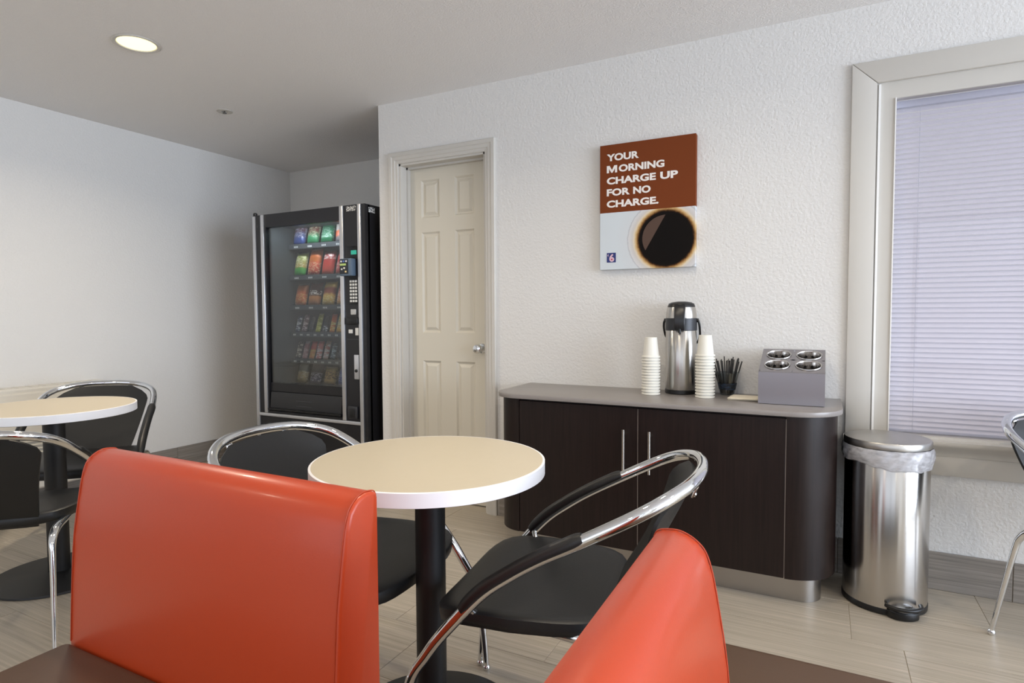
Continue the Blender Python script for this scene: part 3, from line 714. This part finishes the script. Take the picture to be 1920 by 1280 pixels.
# sloping top plate with four round holes
sl = math.atan2(hbk-hf-.004, hd-.008); ln = (hd-.008)/math.cos(sl)
holes = [(hw_*.27, ln*.29), (hw_*.75, ln*.29), (hw_*.27, ln*.74), (hw_*.75, ln*.74)]
hr = .047
bm = bmesh.new()
xsplit = [0, hw_*.51, hw_]; ysplit = [0, ln*.515, ln]
for i in range(2):
    for j in range(2):
        xa, xb, ya, yb_ = xsplit[i], xsplit[i+1], ysplit[j], ysplit[j+1]
        cx_, cy2 = holes[j*2+i]
        N = 32; inn, out = [], []
        for k in range(N):
            a = 2*PI*(k+.5)/N; c_, s_ = math.cos(a), math.sin(a)
            inn.append(bm.verts.new((cx_+hr*c_, cy2+hr*s_, 0)))
            tx = ((xb-cx_)/c_ if c_ > 0 else (xa-cx_)/c_); ty = ((yb_-cy2)/s_ if s_ > 0 else (ya-cy2)/s_)
            t_ = min(tx, ty); out.append(bm.verts.new((cx_+t_*c_, cy2+t_*s_, 0)))
        for k in range(N): bm.faces.new((inn[k], out[k], out[(k+1) % N], inn[(k+1) % N]))
tp = from_bm(bm, 'top_plate', SSH, ch, False, (0, .006, hf+.0035), (sl, 0, 0))
WELL = pbr('well_steel', 'bcb8b4', .2, 1)
for (hx, hy) in holes:
    wl = lathe('well', [(hr+.004, .001), (hr+.003, .0035), (hr-.001, .0025), (hr-.003, -.002), (hr-.004, -.070), (hr-.010, -.072), (0, -.072)], WELL, tp, 36, (hx, hy, 0))
    for k in range(10):
        a = 2*PI*k/10
        lathe('perforation', [(0, 0), (.0062, 0), (.0062, .0008), (0, .0008)], BLACKP, wl, 12, ((hr-.0052)*math.cos(a), (hr-.0052)*math.sin(a), -.024), (R(90), 0, a+R(90)))
lathe('rivet', [(0, 0), (.003, 0), (.003, .001), (0, .0015)], CHROME, tp, 10, (hw_*.51, ln*.93, 0))

# ------------------------------------------------------------------ coffee poster
px0, px1, pz0, pz1 = -1.011, -.540, 1.368, 1.990
pw, ph = px1-px0, pz1-pz0
po = thing('wall_poster', 'square-edged coffee poster canvas with brown top and white lettering', 'poster', (px0, YB-.0005, pz0))
def print_mat():
    t = NT('poster_print'); tc = t.n('ShaderNodeTexCoord'); sp_ = t.n('ShaderNodeSeparateXYZ'); t.l(tc.outputs['Object'], sp_.inputs[0])
    def math_(op, a, b=None, clamp=False):
        m = t.n('ShaderNodeMath', operation=op); m.use_clamp = clamp
        for i, q in enumerate((a, b)):
            if q is None: continue
            if isinstance(q, (int, float)): m.inputs[i].default_value = q
            else: t.l(q, m.inputs[i])
        return m.outputs[0]
    X, Z = sp_.outputs[0], sp_.outputs[2]
    def dist(cx, cz, sx=1, sz=1):
        a = math_('MULTIPLY', math_('SUBTRACT', X, cx), 1/sx); b = math_('MULTIPLY', math_('SUBTRACT', Z, cz), 1/sz)
        return math_('SQRT', math_('ADD', math_('MULTIPLY', a, a), math_('MULTIPLY', b, b)))
    cxx, czz = .332, .140
    dd = dist(cxx, czz)
    nz = t.noise(t.coords((1, 1, 1)), 55, 3)
    dn = math_('ADD', dd, math_('MULTIPLY', math_('SUBTRACT', nz, .5), .010))
    base = t.ramp(math_('MULTIPLY', dn, 4), [(0, '0b0706'), (.515, '0e0907'), (.535, '3a2412'), (.555, '8a6238'), (.590, 'c9a873'), (.625, 'd9cdb8'), (.66, 'cbc6c2'), (.735, 'd3d2d2'), (.75, 'b9babd'), (.77, 'cfd3d6'), (1, 'cfd6da')])
    # reflection lens printed on the coffee
    d1 = dist(cxx-.002, czz+.004, .112, .110)
    diag = math_('ADD', math_('SUBTRACT', X, cxx), math_('MULTIPLY', math_('SUBTRACT', Z, czz), -.58))
    m = math_('MULTIPLY', math_('LESS_THAN', d1, 1), math_('MULTIPLY', math_('LESS_THAN', diag, -.068), math_('GREATER_THAN', Z, czz-.062)))
    mx = t.n('ShaderNodeMixRGB'); t.l(m, mx.inputs[0]); t.l(base, mx.inputs[1]); mx.inputs[2].default_value = lin('57453c')
    # brown block above
    top = math_('GREATER_THAN', Z, .2845)
    mx2 = t.n('ShaderNodeMixRGB'); t.l(top, mx2.inputs[0]); t.l(mx.outputs[0], mx2.inputs[1]); mx2.inputs[2].default_value = lin('743a1c')
    t.l(mx2.outputs[0], t.b.inputs['Base Color']); t.b.inputs['Roughness'].default_value = .75; t.b.inputs['Specular IOR Level'].default_value = .15
    t.bump(t.noise(t.coords((1, 1, 1)), 700, 1), .08, .001); return t.m
box('canvas', (0, pw, -.034, 0, 0, ph), print_mat(), po, bevel=.001, seg=1)
INK = pbr('poster_ink_white', 'ece6e0', .6)
def text_mesh(s, width, height, name, mat, parent, loc, bold=.0):
    cu = bpy.data.curves.new('tmp', 'FONT'); cu.body = s; cu.size = 1; cu.offset = bold; cu.resolution_u = 4
    to = bpy.data.objects.new('tmp', cu); COL.objects.link(to)
    dg = bpy.context.evaluated_depsgraph_get(); dg.update()
    me = bpy.data.meshes.new_from_object(to.evaluated_get(dg)); bpy.data.objects.remove(to)
    xs_ = [q.co.x for q in me.vertices]; ys_ = [q.co.y for q in me.vertices]
    x0, x1, y0_, y1_ = min(xs_), max(xs_), min(ys_), max(ys_)
    for q in me.vertices:
        q.co = ((q.co.x-x0)/(x1-x0)*width, -.0006, (q.co.y-y0_)/(y1_-y0_)*height)
    me.materials.clear()
    return link(name, me, mat, parent, loc=loc)
cap = .0357
for k, (s, wd) in enumerate((('YOUR', .163), ('MORNING', .288), ('CHARGE UP', .353), ('FOR NO', .222), ('CHARGE.', .261))):
    zb = ph-(.0745*ph)-cap-k*.0576
    if ' ' in s:
        a_, b_ = s.split(' '); fa = {'CHARGE': .700, 'FOR': .535}[a_]; fb_ = {'UP': .240, 'NO': .390}[b_]
        text_mesh(a_, wd*fa, cap, 'lettering', INK, po, (.036, -.0342, zb), .040)
        text_mesh(b_, wd*fb_, cap, 'lettering', INK, po, (.036+wd*(1-fb_), -.0342, zb), .040)
    elif s[0] == 'M':
        mw = wd*.185
        prism('lettering', [(.036+mw*a, zb+cap*b) for a, b in ((0, 0), (0, 1), (.27, 1), (.5, .40), (.73, 1), (1, 1), (1, 0), (.79, 0), (.79, .60), (.57, .02), (.43, .02), (.21, .60), (.21, 0))], -.0350, -.0341, INK, po, axis='y')
        text_mesh(s[1:], wd*.785, cap, 'lettering', INK, po, (.036+wd*.215, -.0342, zb), .040)
    else: text_mesh(s, wd, cap, 'lettering', INK, po, (.036, -.0342, zb), .040)
lg = box('logo', (.037, .084, -.0352, -.0338, .036, .084), pbr('logo_blue', '22306e', .5), po)
text_mesh('6', .026, .040, 'logo_numeral', pbr('logo_pale', 'd8b8c4', .5), lg, (.050, -.0353, .039), .03)
lgf = prism('logo_flame', [(.0635, .062), (.0570, .054), (.0565, .047), (.060, .0425), (.0645, .0415), (.069, .0435), (.0705, .049), (.068, .055)], -.0358, -.0356, pbr('logo_red', 'b8344a', .5), lg, axis='y')
prism('logo_flame', [(.0405, .072), (.046, .079), (.0445, .064)], -.0356, -.0354, pbr('logo_pale', 'd8b8c4', .5), lg, axis='y')

# ------------------------------------------------------------------ waste bin
wbn = thing('pedal_bin', 'round brushed steel pedal bin with clear liner beside the sideboard', 'waste bin', (.236, 2.775, 0))
BIN = pbr('bin_steel', 'c3c0bc', .22, 1, aniso=.85)
lathe('base_ring', [(0, .001), (.140, .001), (.147, .004), (.1475, .022), (.145, .026)], BLACKP, wbn, 64)
lathe('bin_body', [(.1445, .022), (.1455, .026), (.1455, .600), (.1435, .603)], BIN, wbn, 72)
lathe('rim_band', [(.143, .598), (.147, .600), (.147, .628), (.143, .630)], BLACKP, wbn, 64)
lathe('bin_lid', [(.1435, .628), (.1495, .630), (.150, .634), (.150, .650), (.147, .655), (.139, .6575), (0, .6605)], pbr('lid_steel', 'c2bfba', .36, 1), wbn, 72)
def linef(u, q):
    a = 2*PI*u; n1 = math.sin(a*5+.7)*.5+math.sin(a*11+2)*.35+math.sin(a*17)*.25
    zt, zb_ = .628, .560+.010*math.sin(a*2+.4)+.005*n1
    z = zt+(zb_-zt)*q
    r = .1505+.007*math.sin(PI*min(1, q*1.1))+.0028*n1*math.sin(PI*q)+.0015*math.sin(a*23+q*9)
    return (r*math.cos(a), r*math.sin(a), z)
grid('bin_liner', linef, 120, 10, LINER, wbn, .0006)
pa = R(-68)
pp = [(.142, -.062), (.168, -.050), (.182, -.026), (.186, 0), (.182, .026), (.168, .050), (.142, .062)]
fr_ = tube('pedal_guard', [(q.x, q.y, .046) for q in spline([(x, y, 0) for x, y in pp], 4)], .008, BLACKP, wbn, 10)
fr_.rotation_euler = (0, 0, pa)
g2 = prism('pedal_shoe', [(q.x, q.y) for q in spline([(.140, -.058, 0), (.166, -.044, 0), (.178, -.022, 0), (.181, 0, 0), (.178, .022, 0), (.166, .044, 0), (.140, .058, 0)], 3)], .002, .030, BLACKP, wbn, rot=(0, 0, pa), bevel=.003)
g3 = prism('pedal', [(q.x, q.y) for q in spline([(.146, -.046, 0), (.164, -.036, 0), (.174, -.018, 0), (.176, 0, 0), (.174, .018, 0), (.164, .036, 0), (.146, .046, 0)], 3)], .030, .036, CHROME, wbn, rot=(0, 0, pa), bevel=.002)

# ------------------------------------------------------------------ round tables
def round_table(x, y, label):
    t = thing('round_table', label, 'table', (x, y, 0), group='white round pedestal tables')
    lathe('table_base', [(0, 0), (.250, 0), (.254, .003), (.252, .010), (.10, .022), (.052, .026), (0, .026)], BLACKM, t, 64)
    lathe('column', [(.041, .024), (.041, .712), (0, .712)], BLACKM, t, 32)
    boxes('spider_bracket', [(-.19, .19, -.022, .022, .708, .718), (-.022, .022, -.19, .19, .708, .718)], BLACKM, t)
    lathe('table_top', [(.310, .7545), (.300, .7550), (0, .7550)], LAMINATE, t, 96)
    lathe('edge_band', [(0, .718), (.310, .718), (.3145, .720), (.3145, .7535), (.3125, .7547), (.3085, .7547)], TEDGE, t, 96)
    return t
round_table(-.946, 1.344, 'round white pedestal table in the middle of the room')
round_table(-3.00, 1.420, 'round white pedestal table at the left edge near the wall heater')

# ------------------------------------------------------------------ chairs (local: +x forward, +y left, z up)
half = [(-.415,0,.775),(-.408,.08,.774),(-.385,.16,.766),(-.337,.226,.746),(-.276,.258,.715),(-.17,.27,.658),(-.08,.27,.609),(-.01,.27,.564),(.062,.27,.508),(.153,.27,.406),(.2,.27,.342),(.242,.27,.272),(.268,.27,.15),(.281,.27,.012)]
def chair0(label):
    c = thing('dining_chair', label, 'chair', group='black leather and chrome hoop chairs')
    hp = [(u, -q, z) for u, q, z in half[::-1]]+half[1:]
    rad = .0150
    pts = spline(hp, 6); rr = []
    for p in pts: rr.append(rad if p.z > .45 else rad*(.62+.38*max(0, p.z)/.45))
    tube('chrome_hoop', pts, rr, CHROME, c, 14)
    for s in (-1, 1):
        # arm pad: a black sleeve saddled over the tube
        seg = spline([(u, s*q, z) for u, q, z in half[4:10]], 10)
        sel = [p for p in seg if -.185 < p.x < .105]
        bm = bmesh.new(); n = 10; rings = []
        for i, p in enumerate(sel):
            tg = (sel[min(i+1, len(sel)-1)]-sel[max(i-1, 0)]).normalized()
            sd_ = Vector((0, 1, 0)); nn = sd_.cross(tg)
            if nn.z < 0: nn = -nn
            e = min(i, len(sel)-1-i); k = .80 if e == 0 else (.95 if e == 1 else 1)
            rings.append([bm.verts.new(p+(sd_*math.cos(a)*.0195+nn*(math.sin(a)*.0205 if math.sin(a) > 0 else math.sin(a)*.008))*k+nn*.002) for a in [2*PI*q/16 for q in range(16)]])
        for a, b in zip(rings, rings[1:]):
            for q in range(16): bm.faces.new((a[q], a[(q+1) % 16], b[(q+1) % 16], b[q]))
        bm.faces.new(rings[0][::-1]); bm.faces.new(rings[-1])
        auto_smooth(from_bm(bm, 'arm_pad', LEATHER, c), 50)
        # rear leg
        tube('rear_leg', spline([(.06, s*.180, .420), (-.12, s*.212, .419), (-.235, s*.218, .408), (-.280, s*.222, .374), (-.300, s*.228, .300), (-.352, s*.245, .012)], 6), [.0135]*13+[.0135-.0060*i/17 for i in range(18)], CHROME, c, 12)
        for (u, q) in ((.281, .27), (-.352, .245)):
            lathe('foot_glide', [(0, 0), (.010, 0), (.0125, .004), (.0125, .012), (.008, .018), (0, .019)], CHROME, c, 14, (u, s*q, 0))
        # seat rail joining the hoop to the seat
        tube('seat_rail', [(.095, s*.262, .470), (.075, s*.235, .440), (.060, s*.180, .420)], .0085, CHROME, c, 10)
        pl = box('back_clip', (-.004, .004, -.011, .011, -.034, .0), CHROME, c, bevel=.003)
        pl.location = (-.408, s*.115, .765); pl.rotation_euler = (0, R(-25), 0)
        lathe('clip_screw', [(0, 0), (.006, 0), (.005, .003), (0, .004)], CHROME, pl, 10, (-.004, 0, -.026), (0, R(-90), 0))
    tube('cross_rail', [(.060, -.180, .4185), (.060, .180, .4185)], .0095, CHROME, c, 10)
    # seat
    bm = bmesh.new(); N = 56; rings = []
    def outl(a):
        ca, sa = math.cos(a), math.sin(a); e = 5.0
        k = (abs(ca)**e+abs(sa)**e)**(-1/e)
        u = k*ca; q = k*sa
        return u, q
    def seatpt(a, s, dz):
        u, q = outl(a); u *= s; q *= s
        wv = .258-.030*max(0, -u)
        U = -.003+.216*u; V = q*wv
        z = .452+.010*abs(q)**2.2-.022*max(0, u)**4-.006*(1-s*s)*1.5+dz
        return (U, V, z)
    top = [.0, .25, .5, .7, .85, .94, .985, 1.0]
    ctr = bm.verts.new(seatpt(0, 0, 0))
    for s in top[1:]:
        dz = -.006*max(0, (s-.94)/.06)**2
        rings.append([bm.verts.new(seatpt(2*PI*i/N, s, dz)) for i in range(N)])
    for s, dz in ((.998, -.022), (.985, -.038), (.93, -.042)): rings.append([bm.verts.new(seatpt(2*PI*i/N, s, dz)) for i in range(N)])
    cb_ = bm.verts.new(seatpt(0, 0, -.036))
    for i in range(N): bm.faces.new((ctr, rings[0][i], rings[0][(i+1) % N])); bm.faces.new((cb_, rings[-1][(i+1) % N], rings[-1][i]))
    for a, b in zip(rings, rings[1:]):
        for i in range(N): bm.faces.new((a[i], b[i], b[(i+1) % N], a[(i+1) % N]))
    st = auto_smooth(from_bm(bm, 'seat', LEATHER, c), 60)
    tube('seam', [Vector(seatpt(2*PI*i/N, .992, -.012)) for i in range(N+1)], .0016, LEATHER, st, 5)
    # backrest: leather panel slung inside the hoop
    def bk(u, q, off):
        # u 0 bottom..1 top; q -1..1
        t_ = u
        wv = .142+.090*t_**.9
        rnd = 1
        if t_ > .80: rnd = (1-((t_-.80)/.20)**2.4*.42)
        V = q*wv*rnd
        x = -.180-.214*t_-.012*math.sin(PI*t_)+.042*(abs(V)/.2)**2.4*(t_**1.2)
        z = .402+.359*t_-.010*(abs(V)/.2)**2*t_
        return Vector((x+off*.93, V, z+off*.36))
    nu, nv = 18, 16
    bm = bmesh.new()
    def th(u, q): return .0075*(1-.45*max(abs(q), 0)**6)*(1-.35*(2*u-1)**8)
    F_ = [[bm.verts.new(bk(i/nu, j/nv*2-1, th(i/nu, j/nv*2-1))) for j in range(nv+1)] for i in range(nu+1)]
    B_ = [[bm.verts.new(bk(i/nu, j/nv*2-1, -th(i/nu, j/nv*2-1))) for j in range(nv+1)] for i in range(nu+1)]
    for i in range(nu):
        for j in range(nv):
            bm.faces.new((F_[i][j], F_[i][j+1], F_[i+1][j+1], F_[i+1][j])); bm.faces.new((B_[i][j], B_[i+1][j], B_[i+1][j+1], B_[i][j+1]))
    for i in range(nu):
        bm.faces.new((F_[i][0], F_[i+1][0], B_[i+1][0], B_[i][0])); bm.faces.new((F_[i][nv], B_[i][nv], B_[i+1][nv], F_[i+1][nv]))
    for j in range(nv):
        bm.faces.new((F_[0][j], B_[0][j], B_[0][j+1], F_[0][j+1])); bm.faces.new((F_[nu][j], F_[nu][j+1], B_[nu][j+1], B_[nu][j]))
    auto_smooth(from_bm(bm, 'backrest', LEATHER, c), 60)
    return c
poses = [(-.662, 1.439, 188.2, 'black leather chrome-armed chair at the right of the middle round table'),
         (-1.214, 1.366, 2.9, 'black leather chrome-armed chair between the middle table and vending machine'),
         (-3.250, 1.660, -44, 'black leather chrome-armed chair on the far side of the left table'),
         (-2.700, 1.146, 133, 'black leather chrome-armed chair seen from behind at the left edge'),
         (.962, 2.510, -53, 'black leather chrome-armed chair cut off at the right edge under the window')]
first = None
for x, y, a, lab in poses:
    c = chair0(lab) if first is None else copy_tree(first)
    if first is None: first = c
    c.location = (x, y, 0); c.rotation_euler = (0, 0, R(a)); c['label'] = lab

# ------------------------------------------------------------------ booths
bprof = [(0, .10), (0, .838), (.004, .846), (.012, .850), (.030, .852), (.045, .848), (.058, .840), (.069, .827), (.078, .800), (.087, .751), (.098, .678), (.106, .570), (.112, .452), (.112, .10)]
def booth(label, lx, loc, rz, seat=True, depth=.50):
    """local: back runs along +x from 0 to lx, rear at y=0, front towards -y"""
    t = thing('booth_bench', label, 'booth', loc, rz, 'orange and brown booth benches')
    pts = [(-a, z) for a, z in bprof]
    bm = bmesh.new(); prism_bm(bm, pts, .0, lx, 'x')
    bmesh.ops.recalc_face_normals(bm, faces=bm.faces)
    ed = [e for e in bm.edges if all(abs(q.co.x) < 1e-6 for q in e.verts) or all(abs(q.co.x-lx) < 1e-6 for q in e.verts)]
    bmesh.ops.bevel(bm, geom=ed, offset=.007, segments=3, affect='EDGES', profile=.5)
    bkr = auto_smooth(from_bm(bm, 'backrest', ORANGE, t), 32)
    for xx in (.0065, lx-.0065):
        path = spline([(xx, -a*1.0-(.0006 if a > .02 else -.0006), z+(.0006 if z > .80 else 0)) for a, z in bprof[1:-1]], 4)
        tube('seam', path, .0011, pbr('orange_thread', 'b0401f', .5), bkr, 6)
    sp_ = prism('seat_cushion', [(-.113, .345), (-.113, .449), (-.13, .452), (-depth-.03, .452), (-depth-.052, .446), (-depth-.062, .428), (-depth-.062, .365), (-depth-.05, .345)], .0, lx, BROWN, t, axis='x', bevel=.010, seg=3)
    box('plinth', (.02, lx-.02, -depth-.01, -.005, 0, .345), pbr('plinth_black', '1c1b1a', .5), t)
    return t
booth('orange-backed booth bench with brown seat at the lower left', .760, (-1.432, .803, 0), 0)
booth('orange booth back seen end-on at the lower right', .78, (-.203, .053, 0), R(90))
# brown bench beyond
bb_ = thing('brown_bench', 'brown vinyl bench seat cropped at the lower right corner', 'bench', (-.20, .87, 0))
prism('seat_cushion', [(0, .345), (0, .440), (.012, .450), (.03, .452), (.430, .452), (.450, .448), (.462, .436), (.462, .360), (.45, .345)], 0, 1.25, BROWN, bb_, axis='x', bevel=.008, seg=3)
box('plinth', (.04, 1.21, .03, .42, 0, .345), pbr('plinth_black', '1c1b1a', .5), bb_)
